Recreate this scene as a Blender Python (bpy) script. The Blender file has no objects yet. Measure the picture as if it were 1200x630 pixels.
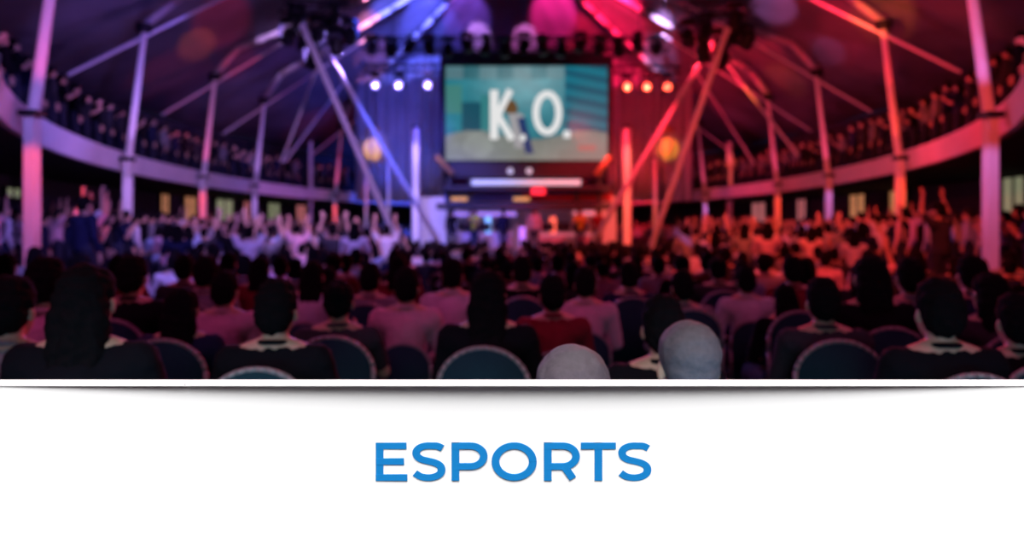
import bpy, bmesh, math, random
from mathutils import Vector, Matrix, noise
PI = math.pi
R = math.radians
random.seed(11)
scene = bpy.context.scene
COL = scene.collection

# ------------------------------------------------------------------ camera
EYE = 1.55
FPX = 800.0
HOR = 272.0
cd = bpy.data.cameras.new('camera')
cam = bpy.data.objects.new('camera', cd); COL.objects.link(cam)
cam.location = (0, 0, EYE); cam.rotation_euler = (PI / 2, 0, 0)
cd.sensor_width = 36.0; cd.lens = 36.0 * FPX / 1200.0
cd.shift_y = -(315.0 - HOR) / 1200.0
cd.clip_start = 0.02; cd.clip_end = 300
WALL_Y = 1.15
cd.dof.use_dof = True; cd.dof.focus_distance = WALL_Y; cd.dof.aperture_fstop = 1.95
scene.camera = cam
scene.view_settings.view_transform = 'Standard'
scene.view_settings.look = 'None'
scene.view_settings.exposure = 0.0
scene.view_settings.gamma = 1.0
scene.view_settings.use_curve_mapping = False

# ------------------------------------------------------------------ world and lights
w = bpy.data.worlds.new('world'); scene.world = w; w.use_nodes = True
w.node_tree.nodes['Background'].inputs[0].default_value = (0.10, 0.09, 0.30, 1)
w.node_tree.nodes['Background'].inputs[1].default_value = 0.05


def P(px, py, d):
    return Vector(((px - 600) / FPX * d, d, EYE + (HOR - py) / FPX * d))


def aim(o, target):
    o.rotation_euler = (Vector(target) - Vector(o.location)).to_track_quat('-Z', 'Y').to_euler()


def spot(loc, target, col, power, angle=40, blend=0.6, size=0.15):
    l = bpy.data.lights.new('spot_light', 'SPOT'); l.energy = power; l.color = col
    l.spot_size = R(angle); l.spot_blend = blend; l.shadow_soft_size = size
    o = bpy.data.objects.new('spot_light', l); COL.objects.link(o); o.location = loc; aim(o, target)
    return o


def area(loc, target, col, power, sx, sy, spread=180):
    l = bpy.data.lights.new('area_light', 'AREA'); l.energy = power; l.color = col
    l.shape = 'RECTANGLE'; l.size = sx; l.size_y = sy; l.spread = R(spread)
    o = bpy.data.objects.new('area_light', l); COL.objects.link(o); o.location = loc; aim(o, target)
    return o


VIOLET = (0.36, 0.22, 1.0); LILAC = (0.62, 0.35, 1.0); BLUE = (0.05, 0.10, 1.0)
RED = (1.0, 0.02, 0.05); PINK = (1.0, 0.12, 0.30); ORANGE = (1.0, 0.16, 0.03); MAGENTA = (1.0, 0.02, 0.25)

# added unseen area light above the camera, whitens the barrier
area((0, 0.30, 2.15), (0, WALL_Y, 1.03), (1, 1, 1), 31, 3.4, 1.4, 60)
# added unseen area light behind the barrier, tints the nearest rows teal
area((0, 1.30, 0.98), (0, 2.4, 0.95), (0.02, 0.42, 0.60), 17, 4.0, 0.05, 150)
# stage rig throwing light back over the audience
spot((-5.5, 27, 9.0), (-5, 7, 0.8), VIOLET, 4500, 60)
spot((-2.0, 27, 9.3), (-2, 4, 0.8), PINK, 3200, 50)
spot((2.5, 27, 9.3), (2, 4, 0.8), PINK, 3800, 50)
spot((6.5, 27, 9.0), (5.5, 7, 0.8), RED, 6500, 60)
spot((-7.0, 9, 6.8), (-2, 3.0, 1.0), PINK, 420, 60)
spot((7.0, 9, 6.8), (2, 3.0, 1.0), PINK, 420, 60)
spot((-3.0, 1.0, 6.6), (-2.2, 3.9, 0.9), (1.0, 0.12, 0.50), 270, 58, .8)  # added camera-side pink fill on front-row backs, not on the stage rig
spot((3.0, 1.0, 6.6), (2.2, 3.9, 0.9), (1.0, 0.10, 0.36), 270, 58, .8)  # added fill for the right half, also from the camera side
# low side washes without fixtures, added to brighten the balcony front
spot((-1.5, 15, 3.2), (-11.5, 20, 3.6), (1.0, 0.32, 0.85), 420, 75, .8)
spot((1.5, 15, 3.2), (11.5, 20, 3.6), (1.0, 0.12, 0.30), 480, 75, .8)
spot((-5.6, 31, 3.3), (-10.5, 33, 3.5), (1.0, 0.25, 0.75), 200, 90, .8)
spot((5.8, 31, 3.3), (10.5, 33, 3.5), (1.0, 0.08, 0.25), 240, 90, .8)
# front-of-house washes on the middle of the crowd
spot((-2.0, 4, 7.2), (-7, 14, 1.2), VIOLET, 3200, 60)
spot((-1.0, 8, 8.0), (-6, 22, 1.0), LILAC, 3600, 60)
spot((2.0, 4, 7.2), (7, 14, 1.2), (1.0, 0.06, 0.05), 3200, 60)
spot((1.0, 8, 8.0), (6, 22, 1.0), (1.0, 0.09, 0.04), 3800, 60)
# stage floor washes
spot((-5, 22, 8.5), (-3.2, 30, 1.0), BLUE, 4500, 50)
spot((-2, 22, 8.5), (-1.5, 30, 1.8), VIOLET, 1300, 40)
spot((5, 22, 8.5), (3.5, 30, 1.2), RED, 3800, 50)
# blue and red washes on the side drapes and the far wall
spot((-5.5, 30.0, 3.2), (-6.0, 34, 7.5), BLUE, 650, 100, 0.8)
spot((-4.0, 30, 9.2), (-4.8, 34, 6.5), VIOLET, 250, 90, 0.8)
spot((5.8, 30.0, 3.2), (6.2, 34, 7.5), RED, 650, 100, 0.8)
spot((6.0, 30, 9.2), (5.8, 34, 6.5), RED, 250, 90, 0.8)
spot((-4.5, 36, 5.0), (-6.5, 46, 2.0), BLUE, 3000, 100)
spot((4.5, 36, 5.0), (6.5, 46, 2.0), RED, 2600, 100)
# broad low-level glow on the two halves of the roof and balconies
spot((-1.5, 16, 4.5), (-12, 18, 8.0), (0.12, 0.10, 1.0), 380, 130, 0.9)
spot((-2.5, 28, 6.0), (-11, 34, 9.0), (0.12, 0.10, 1.0), 600, 120, 0.9)
spot((1.5, 16, 4.5), (12, 18, 8.0), (1.0, 0.02, 0.04), 750, 130, 0.9)
spot((2.5, 28, 6.0), (11, 34, 9.0), (1.0, 0.02, 0.06), 1100, 120, 0.9)

# ------------------------------------------------------------------ helpers


def mat(name, c, rough=0.7, metal=0.0, var=0.15, scale=6.0, bump=0.0, emit=None, es=0.0, objcol=False, attr=None, spec=0.3):
    m = bpy.data.materials.new(name); m.use_nodes = True
    nt = m.node_tree; b = nt.nodes['Principled BSDF']
    b.inputs['Roughness'].default_value = rough; b.inputs['Metallic'].default_value = metal
    b.inputs['Specular IOR Level'].default_value = spec
    tc = nt.nodes.new('ShaderNodeTexCoord')
    n = nt.nodes.new('ShaderNodeTexNoise'); n.inputs['Scale'].default_value = scale; n.inputs['Detail'].default_value = 4
    nt.links.new(tc.outputs['Object'], n.inputs['Vector'])
    mr = nt.nodes.new('ShaderNodeMapRange'); mr.inputs[3].default_value = 1 - var; mr.inputs[4].default_value = 1 + var
    nt.links.new(n.outputs['Fac'], mr.inputs[0])
    mul = nt.nodes.new('ShaderNodeVectorMath'); mul.operation = 'SCALE'
    nt.links.new(mr.outputs[0], mul.inputs['Scale'])
    if objcol:
        oi = nt.nodes.new('ShaderNodeObjectInfo'); nt.links.new(oi.outputs['Color'], mul.inputs[0])
    elif attr:
        at = nt.nodes.new('ShaderNodeAttribute'); at.attribute_name = attr; nt.links.new(at.outputs['Color'], mul.inputs[0])
    else:
        mul.inputs[0].default_value = c[:3]
    nt.links.new(mul.outputs[0], b.inputs['Base Color'])
    if bump:
        bp = nt.nodes.new('ShaderNodeBump'); bp.inputs['Strength'].default_value = bump; bp.inputs['Distance'].default_value = 0.01
        nt.links.new(n.outputs['Fac'], bp.inputs['Height']); nt.links.new(bp.outputs[0], b.inputs['Normal'])
    if emit:
        b.inputs['Emission Color'].default_value = (*emit, 1); b.inputs['Emission Strength'].default_value = es
    return m


M = {
    'white_wall': mat('white_wall', (0.86, 0.86, 0.86), 0.9, var=0.0, scale=3, spec=0.0),
    'blue_paint': mat('blue_paint', (0.008, 0.19, 0.50), 0.6, var=0.06, scale=40, spec=0.1),
    'floor': mat('dark_floor', (0.05, 0.05, 0.06), 0.5, scale=1.5),
    'roof': mat('roof_canvas', (0.20, 0.19, 0.23), 0.9, var=0.55, scale=0.5, bump=0.3, spec=0.05),
    'rib': mat('roof_rib', (0.45, 0.42, 0.42), 0.6, scale=2),
    'wall': mat('dark_plaster', (0.06, 0.06, 0.08), 0.9, scale=0.7),
    'fascia': mat('pale_fascia', (0.80, 0.76, 0.80), 0.7, scale=1.2),
    'column': mat('pale_column', (0.75, 0.72, 0.72), 0.6, scale=1.0),
    'deck': mat('balcony_deck', (0.03, 0.03, 0.04), 0.9),
    'steel': mat('black_steel', (0.02, 0.02, 0.025), 0.45, 0.6),
    'mast': mat('galvanised_steel', (0.72, 0.70, 0.72), 0.4, 0.2, var=0.06),
    'drape': mat('pleated_drape', (0.55, 0.55, 0.6), 0.95, scale=1.0, spec=0.05),
    'stage': mat('stage_black', (0.05, 0.05, 0.06), 0.4),
    'pale': mat('pale_panel', (0.6, 0.6, 0.65), 0.5),
    'skin': mat('skin', (0.55, 0.33, 0.24), 0.55, var=0.08, scale=20),
    'eye': mat('eye_dark', (0.02, 0.015, 0.01), 0.2),
    'lip': mat('lip', (0.45, 0.15, 0.13), 0.5),
    'hair': mat('dark_hair', (0.007, 0.006, 0.007), 0.9, var=0.4, scale=60, bump=0.5, spec=0.05),
    'greyhair': mat('cropped_grey_hair', (0.085, 0.07, 0.085), 0.8, var=0.3, scale=70, bump=0.4),
    'cloth': mat('shirt_cloth', (1, 1, 1), 0.95, var=0.12, scale=14, bump=0.3, objcol=True, spec=0.1),
    'jeans': mat('dark_trousers', (0.02, 0.025, 0.05), 0.9, scale=20, bump=0.2),
    'shoe': mat('black_shoe', (0.02, 0.02, 0.02), 0.5),
    'crowd': mat('crowd_cloth', (1, 1, 1), 0.9, var=0.1, attr='Col'),
    'chair_cloth': mat('charcoal_upholstery', (0.012, 0.045, 0.060), 0.95, scale=40, bump=0.2, spec=0.1),
    'chair_metal': mat('chair_metal', (0.30, 0.28, 0.28), 0.5, 0.2),
    'led_white': mat('led_white', (0.8, 0.8, 0.8), 0.5, emit=(0.75, 0.85, 1.0), es=0.5),
    'led_cyan': mat('led_cyan', (0.5, 0.8, 0.8), 0.5, emit=(0.15, 0.55, 1.0), es=0.9),
    'led_orange': mat('led_orange', (0.8, 0.4, 0.2), 0.5, emit=(1.0, 0.16, 0.10), es=0.9),
    'led_pink': mat('led_pink', (0.8, 0.4, 0.6), 0.5, emit=(1.0, 0.25, 0.35), es=0.7),
    'led_lilac': mat('led_lilac', (0.6, 0.4, 0.9), 0.5, emit=(0.4, 0.25, 1.0), es=0.7),
    'lens_blue': mat('lens_blue', (0.5, 0.5, 1), 0.3, emit=(0.42, 0.30, 1.0), es=3.2),
    'lens_red': mat('lens_red', (1, 0.4, 0.3), 0.3, emit=(1.0, 0.10, 0.05), es=4.5),
    'glow_warm': mat('lantern_glass', (0.8, 0.6, 0.4), 0.4, emit=(1.0, 0.46, 0.16), es=.7),
    'glow_amber': mat('amber_glass', (0.8, 0.6, 0.2), 0.4, emit=(0.9, 0.32, 0.05), es=0.55),
    'win_warm': mat('warm_window', (0.8, 0.7, 0.5), 0.4, var=0.5, scale=1.5, emit=(1.0, 0.42, 0.16), es=0.35),
    'win_green': mat('green_window', (0.6, 0.8, 0.5), 0.4, emit=(0.55, 0.60, 0.35), es=0.30),
    'win_pink': mat('pink_window', (0.9, 0.5, 0.5), 0.4, emit=(1.0, 0.28, 0.30), es=0.35),
    'screen_frame': mat('screen_frame', (0.02, 0.02, 0.03), 0.5),
    'brass': mat('brass_trim', (0.5, 0.28, 0.12), 0.4, 0.5),
    'cyan_cloth': mat('pale_blue_cloth', (0.45, 0.8, 0.95), 0.8),
}


def link(name, me, parent=None, m=None, smooth=False):
    o = bpy.data.objects.new(name, me); COL.objects.link(o)
    if parent: o.parent = parent
    if m is not None: me.materials.append(m)
    if smooth:
        me.polygons.foreach_set('use_smooth', [True] * len(me.polygons))
    return o


def build(name, bm, m, parent=None, smooth=False, kind=None):
    me = bpy.data.meshes.new(name)
    bmesh.ops.recalc_face_normals(bm, faces=bm.faces[:])
    bm.to_mesh(me); bm.free()
    o = link(name, me, parent, m, smooth)
    if kind: o['kind'] = kind
    return o


def empty(name, loc=(0, 0, 0), rz=0.0):
    o = bpy.data.objects.new(name, None); COL.objects.link(o)
    o.location = loc; o.rotation_euler = (0, 0, rz); o.empty_display_size = 0.1
    return o


def tag(o, label, cat, group=None, kind=None):
    o['label'] = label; o['category'] = cat
    if group: o['group'] = group
    if kind: o['kind'] = kind
    return o


def box(bm, x0, x1, y0, y1, z0, z1, mtx=None):
    r = bmesh.ops.create_cube(bm, size=1.0)
    vs = r['verts']
    for v in vs:
        v.co = Vector((x0 + (v.co.x + .5) * (x1 - x0), y0 + (v.co.y + .5) * (y1 - y0), z0 + (v.co.z + .5) * (z1 - z0)))
        if mtx: v.co = mtx @ v.co
    return vs


def bar(bm, a, b, r0, r1=None, seg=10):
    a = Vector(a); b = Vector(b); r1 = r0 if r1 is None else r1
    d = b - a
    q = d.to_track_quat('Z', 'Y').to_matrix().to_4x4()
    bmesh.ops.create_cone(bm, cap_ends=True, segments=seg, radius1=r0, radius2=r1, depth=d.length,
                          matrix=Matrix.Translation((a + b) / 2) @ q)


def ball(bm, c, rx, ry=None, rz=None, u=12, v=8, rot=None):
    ry = rx if ry is None else ry; rz = rx if rz is None else rz
    mt = Matrix.Translation(c)
    if rot: mt = mt @ rot
    bmesh.ops.create_uvsphere(bm, u_segments=u, v_segments=v, radius=1.0, matrix=mt @ Matrix.Diagonal((rx, ry, rz, 1)))


def capsule(bm, a, ra, b, rb):
    ball(bm, a, ra); ball(bm, b, rb)
    if (Vector(a) - Vector(b)).length > 1e-4: bar(bm, a, b, ra, rb, 12)


def tube(bm, pts, r, seg=8):
    for i in range(len(pts) - 1):
        bar(bm, pts[i], pts[i + 1], r, r, seg)
        if i: ball(bm, pts[i], r, u=8, v=6)


def ribbon(bm, pts, half_w, half_h, th, axis_depth):
    """stroke of a letter in the x-z plane, extruded by th along y; half_w = half width of uprights, half_h of horizontals"""
    n = len(pts); L = []; Rr = []
    for i, (x, z) in enumerate(pts):
        a = pts[max(i - 1, 0)]; b = pts[min(i + 1, n - 1)]
        t = Vector((b[0] - a[0], b[1] - a[1]))
        if t.length < 1e-9: t = Vector((1, 0))
        t.normalize(); nn = Vector((-t.y, t.x))
        L.append((x + nn.x * half_w, z + nn.y * half_h)); Rr.append((x - nn.x * half_w, z - nn.y * half_h))
    f = [(bm.verts.new((l[0], axis_depth - th, l[1])), bm.verts.new((r[0], axis_depth - th, r[1])),
          bm.verts.new((r[0], axis_depth, r[1])), bm.verts.new((l[0], axis_depth, l[1]))) for l, r in zip(L, Rr)]
    for i in range(n - 1):
        for k in range(4):
            bm.faces.new((f[i][k], f[i][(k + 1) % 4], f[i + 1][(k + 1) % 4], f[i + 1][k]))
    bm.faces.new(f[0]); bm.faces.new(f[-1])


def copy_tree(o, parent=None):
    c = o.copy(); COL.objects.link(c)
    if parent: c.parent = parent
    for ch in kids[o]:
        copy_tree(ch, c)
    return c


kids = {}


def remember(o):
    kids[o] = list(o.children)
    for c in o.children: remember(c)


# ------------------------------------------------------------------ hall geometry (metres)
CY = 26.0
FA, FB = 11.6, 21.0          # balcony edge ellipse
OA, OB = 15.5, 30.0          # outer wall ellipse
FZ = 3.55                    # height of the middle of the balcony fascia


def ell(a, b, t):            # t measured from straight ahead, positive to the right
    return Vector((a * math.sin(t), CY + b * math.cos(t), 0))


def ang_for_px(px, a=FA, b=FB):
    k = (px - 600) / FPX
    best = None
    for i in range(4000):
        t = -PI + 2 * PI * i / 4000
        p = ell(a, b, t)
        if p.y < 6: continue
        e = abs(p.x - k * p.y)                  # of the two crossings of the sight line take the further one
        sc_ = p.y if e < .04 else -e
        if best is None or sc_ > best[0]: best = (sc_, t)
    return best[1]


def roof_z(x, y):
    rho = math.sqrt((x / OA) ** 2 + ((y - CY) / OB) ** 2)
    return 6.4 + 6.6 * max(0.0, 1 - rho) ** 1.15


T0, T1 = R(-146), R(146)


def ring_strip(name, m, prof, n=96, t0=T0, t1=T1, closed=False):
    """prof: list of (a, b, z) swept round the hall, closed profile"""
    bm = bmesh.new(); rows = []
    for i in range(n + 1):
        t = t0 + (t1 - t0) * i / n
        rows.append([bm.verts.new(ell(a, b, t) + Vector((0, 0, z))) for a, b, z in prof])
    k = len(prof)
    for i in range(n):
        for j in range(k if closed else k - 1):
            bm.faces.new((rows[i][j], rows[i][(j + 1) % k], rows[i + 1][(j + 1) % k], rows[i + 1][j]))
    return build(name, bm, m, kind='structure', smooth=not closed)


# floor
bm = bmesh.new(); box(bm, -17, 17, -6, 58, -0.2, 0.0); build('floor', bm, M['floor'], kind='structure')
# outer wall
ring_strip('wall_round', M['wall'], [(OA, OB, 0), (OA, OB, 6.6), (OA + .3, OB + .3, 6.6), (OA + .3, OB + .3, 0)], 120, -PI, PI, True)
# riser for the standing places under the balcony
ring_strip('floor_riser', M['deck'], [(FA - 1.6, FB - 1.6, 0), (FA - 1.6, FB - 1.6, .32), (OA - .02, OB - .02, .32), (OA - .02, OB - .02, 0)], 96, R(-140), R(140), True)
# balcony deck and its fascia
ring_strip('floor_balcony', M['deck'], [(FA + .12, FB + .12, FZ - .30), (FA + .12, FB + .12, FZ - .02), (OA - .02, OB - .02, FZ + .25), (OA - .02, OB - .02, FZ - .25)], 96, closed=True)
ring_strip('trim_1', M['fascia'], [(FA, FB, FZ - .27), (FA - .05, FB - .05, FZ + .25), (FA + .10, FB + .10, FZ + .30), (FA + .10, FB + .10, FZ - .27)], 110, closed=True)
# roof canvas with shallow scallops between ribs
bm = bmesh.new(); NR, NT = 26, 144; g = []
for i in range(NR + 1):
    q = (i / NR) ; row = []
    for j in range(NT):
        t = 2 * PI * j / NT
        x = (OA + .3) * q * math.sin(t); y = CY + (OB + .3) * q * math.cos(t)
        sc = 0.28 * q * abs(math.sin(t * 12))
        row.append(bm.verts.new((x, y, roof_z(x, y) + .12 + sc)))
    g.append(row)
for i in range(NR):
    for j in range(NT):
        vs = [g[i][j], g[i][(j + 1) % NT], g[i + 1][(j + 1) % NT], g[i + 1][j]]
        bm.faces.new(vs)
bmesh.ops.remove_doubles(bm, verts=bm.verts[:], dist=1e-4)
roof = build('ceiling', bm, M['roof'], smooth=True, kind='structure')

# ------------------------------------------------------------------ white barrier added for a flat caption panel, with shadow coping and raised lettering
zt = EYE - (449 - HOR) / FPX * WALL_Y          # front top edge of the coping
bm = bmesh.new()
N = 80; XW = 2.6
rows = []
for i in range(N + 1):
    x = -XW + 2 * XW * i / N
    s = max(0.0, 1 - (x / 0.92) ** 2)
    dd = 0.0006 + 0.022 * s ** 1.3                   # the face dishes back in the middle, shaped to deepen the coping's shadow
    yf = WALL_Y + dd
    rows.append([bm.verts.new((x, yf, zt - 0.004)), bm.verts.new((x, yf - dd * 0.0, zt - 0.12)), bm.verts.new((x, yf, 0)),
                 bm.verts.new((x, WALL_Y + 0.085, 0)), bm.verts.new((x, WALL_Y + 0.085, zt - 0.13)), bm.verts.new((x, WALL_Y + .045, zt - 0.10)), bm.verts.new((x, WALL_Y + .045, zt - 0.004))])
for i in range(N):
    for k in range(7):
        bm.faces.new((rows[i][k], rows[i][(k + 1) % 7], rows[i + 1][(k + 1) % 7], rows[i + 1][k]))
bm.faces.new(rows[0]); bm.faces.new(rows[-1])
build('wall_caption', bm, M['white_wall'], kind='structure')
for xs, (xa, xb) in enumerate(((-XW, -0.5515), (-0.5505, XW))):
    bm = bmesh.new(); box(bm, xa, xb, WALL_Y, WALL_Y + 0.030, zt - 0.0045, zt)  # added coping, put in to cast the panel's drop shadow
    build('trim_%d' % (xs + 2), bm, M['white_wall'], kind='structure')

PXM = (WALL_Y + .0175) / FPX


def X(px): return (px - 600) * PXM
def Z(py): return EYE + (HOR - py) * PXM


caption = empty('caption_lettering', (0, WALL_Y, Z(563)))
tag(caption, 'blue ESPORTS caption built as raised capital letters on the added white barrier', 'caption')
HW, HH = 4.5 * PXM, 3.7 * PXM
TOP, BOT = 519.0, 563.5


def stroke(bm, pts, w=HW, h=HH):
    ribbon(bm, [(X(a), Z(b) - Z(563)) for a, b in pts], w, h, 0.004, 0.026)


def arc(cx, cy, rx, ry, a0, a1, n=20):
    return [(cx + rx * math.cos(R(a0 + (a1 - a0) * i / n)), cy - ry * math.sin(R(a0 + (a1 - a0) * i / n))) for i in range(n + 1)]


def l_E(x):
    return [[(x + 4.5, TOP), (x + 4.5, BOT)], [(x, TOP + 3.7), (x + 36, TOP + 3.7)], [(x, 541), (x + 33, 541)], [(x, BOT - 3.7), (x + 37, BOT - 3.7)]]


def l_S(x):
    pts = [(36.6, 525.6), (31, 523.0), (24.5, 522.6), (17, 522.7), (10.5, 524.6), (6.6, 528.2), (6.0, 532.2), (8.0, 536.0), (13, 538.8), (20.5, 540.6), (28, 542.6),
           (33.2, 545.4), (35.6, 549.4), (34.8, 554.2), (31, 557.6), (25, 559.6), (18, 560.0), (10.5, 558.4), (4.4, 554.6)]
    out = []
    for i in range(len(pts) - 1):
        p0, p1, p2, p3 = pts[max(i - 1, 0)], pts[i], pts[i + 1], pts[min(i + 2, len(pts) - 1)]
        for k in range(4):
            t = k / 4
            out.append(tuple(.5 * (2 * p1[c] + (p2[c] - p0[c]) * t + (2 * p0[c] - 5 * p1[c] + 4 * p2[c] - p3[c]) * t * t + (3 * p1[c] - p0[c] - 3 * p2[c] + p3[c]) * t ** 3) for c in (0, 1)))
    out.append(pts[-1])
    return [[(x + a, b) for a, b in out]]


def l_P(x):
    return [[(x + 4.5, TOP), (x + 4.5, BOT)], [(x, TOP + 3.7), (x + 20, TOP + 3.7)] + arc(x + 22, 534.8, 15.8, 12.1, 90, -90) + [(x + 20, 546.9), (x + 5, 546.9)]]


def l_O(x):
    return [arc(x + 26.5, 541.2, 22.0, 18.6, 0, 360, 48)]


def l_R(x):
    return l_P(x) + [[(x + 24, 547), (x + 34, BOT - 2.6)]]


def l_T(x):
    return [[(x + 20.5, TOP), (x + 20.5, BOT)], [(x, TOP + 3.7), (x + 41, TOP + 3.7)]]


for f_, x_ in ((l_E, 440), (l_S, 481.5), (l_P, 529), (l_O, 576), (l_R, 637.5), (l_T, 681), (l_S, 723.5)):
    bm = bmesh.new()
    for q_, s_ in enumerate(f_(x_)):
        ribbon(bm, [(X(a), Z(b) - Z(563)) for a, b in s_], HW, HH, 0.003 + q_ * .0003, 0.0228)
    build('letter', bm, M['blue_paint'], caption)

# ------------------------------------------------------------------ columns, rods and ribs
cols = [(35, 'o', 'p'), (148, 'l', 'l'), (237, 'o', 'p'), (298, 'l', 'l'), (392, 'o', 'p'),
        (827, 'l', 'p'), (912, 'o', 'p'), (972, 'l', 'p'), (1056, 'o', 'o'), (1163, 'l', 'l')]
ordn = ['first', 'second', 'third', 'fourth', 'fifth', 'sixth', 'seventh', 'eighth', 'ninth', 'tenth', 'eleventh', 'twelfth',
        'thirteenth', 'fourteenth', 'fifteenth', 'sixteenth', 'seventeenth', 'eighteenth', 'nineteenth', 'twentieth', 'twenty-first',
        'twenty-second', 'twenty-third', 'twenty-fourth', 'twenty-fifth', 'twenty-sixth', 'twenty-seventh', 'twenty-eighth',
        'twenty-ninth', 'thirtieth', 'thirty-first', 'thirty-second', 'thirty-third', 'thirty-fourth', 'thirty-fifth', 'thirty-sixth']
CCOL = {'o': (1.0, 0.06, 0.02), 'p': (1.0, 0.07, 0.24), 'l': (0.52, 0.26, 1.0)}
cname = {'o': 'orange', 'p': 'pink', 'l': 'lilac'}
TOPZ = 7.1
for ci, (px, lo, up) in enumerate(cols):
    t = ang_for_px(px, FA - .25, FB - .25)
    base = ell(FA - .25, FB - .25, t)
    inward = Vector((-base.x, (CY - base.y) * 0.35, 0)).normalized()
    c = empty('hall_column', base)
    side = 'left' if ci < 5 else 'right'
    k = ci if ci < 5 else 9 - ci
    tag(c, 'pale steel column lit %s above and %s below, %s from the %s edge' % (cname[up], cname[lo], ordn[k], side), 'column', 'columns round the hall')
    lean = 0.12
    kneez = FZ + .05
    bm = bmesh.new(); box(bm, -.09, .09, -.09, .09, .32, kneez - .06); build('lower_shaft', bm, M['column'], c)
    bm = bmesh.new()
    a = Vector((0, 0, kneez)) + inward * 0.02; b = inward * (lean * (TOPZ - kneez)) + Vector((0, 0, TOPZ))
    bar(bm, a, b, .10, .075, 12); build('upper_shaft', bm, M['column'], c)
    bm = bmesh.new(); box(bm, -.15, .15, -.15, .15, kneez - .07, kneez + .03); build('collar', bm, M['steel'], c)
    bm = bmesh.new(); bar(bm, b, b + Vector((0, 0, .25)), .2, .24, 12); build('capital', bm, M['steel'], c)
    # lamps of this column
    towards = (Vector((0, 3, 0)) - base).normalized()
    dist = (base - Vector((0, 0, 0))).length
    src = base + towards * 1.7
    spot(src + Vector((0, 0, FZ + .2)), base + inward * .15 + Vector((0, 0, 5.6)), CCOL[up], 100, 75, .5, .05)
    spot(src + Vector((0, 0, FZ - .1)), base + Vector((0, 0, 1.9)), CCOL[lo], 200 if lo == 'o' else 100, 62, .5, .05)
    # roof rod running out over the head of the column
    top = base + b + Vector((0, 0, .1))
    pin = top + inward * 4.6 + Vector((0, 0, 2.6)); pout = top - inward * 1.9 - Vector((0, 0, 1.35))
    bm = bmesh.new(); bar(bm, pin, pout, .05, .05, 8)
    o = build('roof_rod', bm, M['mast'])
    tag(o, 'slanting pale rod over the head of the %s column from the %s edge' % (ordn[k], side), 'rod', 'slanting rods over the columns')
    # rib from the column to the crown of the roof
    bm = bmesh.new(); pts = []
    for q in range(13):
        f = q / 12
        p = (base + b).lerp(Vector((0, CY, 0)), f * .93)
        pts.append(Vector((p.x, p.y, roof_z(p.x, p.y) - .05)))
    pts[0] = base + b + Vector((0, 0, .22))
    tube(bm, pts, .11, 8)
    o = build('roof_rib', bm, M['rib'], smooth=True); o['kind'] = 'structure'

# long leaning masts in front of the stage
for (xt, yt, xb, yb, d, lab) in ((355, 32, 462, 275, 21, 'long pale leaning mast left of the screen, the nearer to the left wall'),
                                 (384, 62, 497, 255, 25, 'shorter pale leaning mast left of the screen beside the blue drape'),
                                 (852, 36, 765, 283, 21, 'long pale leaning mast right of the screen, the nearer to the right wall'),
                                 (826, 66, 700, 275, 25, 'shorter pale leaning mast right of the screen crossing the red drape'),
                                 (378, 62, 330, 190, 26, 'thin pale rod slanting down to the left from the left lighting cluster'),
                                 (402, 98, 333, 190, 31, 'thin pale rod slanting down left behind the left masts'),
                                 (846, 68, 935, 182, 26, 'thin pale rod slanting down to the right from the right lighting cluster'),
                                 (812, 78, 884, 192, 31, 'thin pale rod slanting down right behind the right masts')):
    a = P(xt, yt, d); b = P(xb, yb, d)
    thin = 'rod' in lab
    r = .055 if thin else .09
    root = empty('rod' if thin else 'leaning_mast', (b.x, b.y, 0 if not thin else b.z))
    if not thin:
        dirv = (b - a).normalized(); b = b + dirv * (b.z / -dirv.z)
        root.location = (b.x, b.y, 0)
    bm = bmesh.new(); bar(bm, a - root.location, b - root.location, r, r, 10); build('tube', bm, M['mast'], root)
    bm = bmesh.new(); ball(bm, a - root.location, r * 1.3)
    build('end_cap', bm, M['mast'], root)
    if not thin:
        bm = bmesh.new(); box(bm, -.25, .25, -.25, .25, 0, .04); build('base_plate', bm, M['steel'], root)
    tag(root, lab, 'rod' if thin else 'mast')

# ------------------------------------------------------------------ trusses and stage lamps


def truss(p0, p1, s=.32, n=14, label='', name='lighting_truss'):
    p0 = Vector(p0); p1 = Vector(p1)
    root = empty(name, (p0 + p1) / 2)
    d = (p1 - p0) / 2; ax = d.normalized(); sd = ax.cross(Vector((0, 0, 1)))
    if sd.length < .1: sd = Vector((1, 0, 0))
    sd.normalize(); up = sd.cross(ax)
    cs = [sd * (s / 2) * a + up * (s / 2) * b for a, b in ((1, 1), (-1, 1), (-1, -1), (1, -1))]
    for c in cs:
        bm = bmesh.new(); bar(bm, -d + c, d + c, .03, .03, 6); build('chord', bm, M['steel'], root)
    bm = bmesh.new()
    for i in range(n):
        a = -d + 2 * d * i / n; b = -d + 2 * d * (i + 1) / n
        for k in range(4):
            bar(bm, a + cs[k], b + cs[(k + 1) % 4], .015, .015, 5)
    build('lacing', bm, M['steel'], root)
    for f in (-.8, .8):
        p = Vector(root.location) + d * f
        bm = bmesh.new(); bar(bm, d * f + Vector((0, 0, s / 2)), d * f + Vector((0, 0, max(s, roof_z(p.x, p.y) + .1 - p.z))), .02, .02, 6); build('hanger', bm, M['steel'], root)
    tag(root, label, 'truss')
    return root


truss(P(425, 52, 28), P(785, 52, 28), .5, 26, 'long black lattice truss across the hall above the big screen')
truss(P(425, 80, 31), P(515, 80, 31), .3, 8, 'short black truss carrying the three violet lamps')
truss(P(718, 82, 31), P(798, 82, 31), .3, 8, 'short black truss carrying the three red lamps')
truss(P(330, 8, 22), P(410, 14, 22), .45, 6, 'black truss of the dark lamp cluster hung high on the left')
truss(P(805, 12, 22), P(880, 8, 22), .45, 6, 'black truss of the dark lamp cluster hung high on the right')


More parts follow.
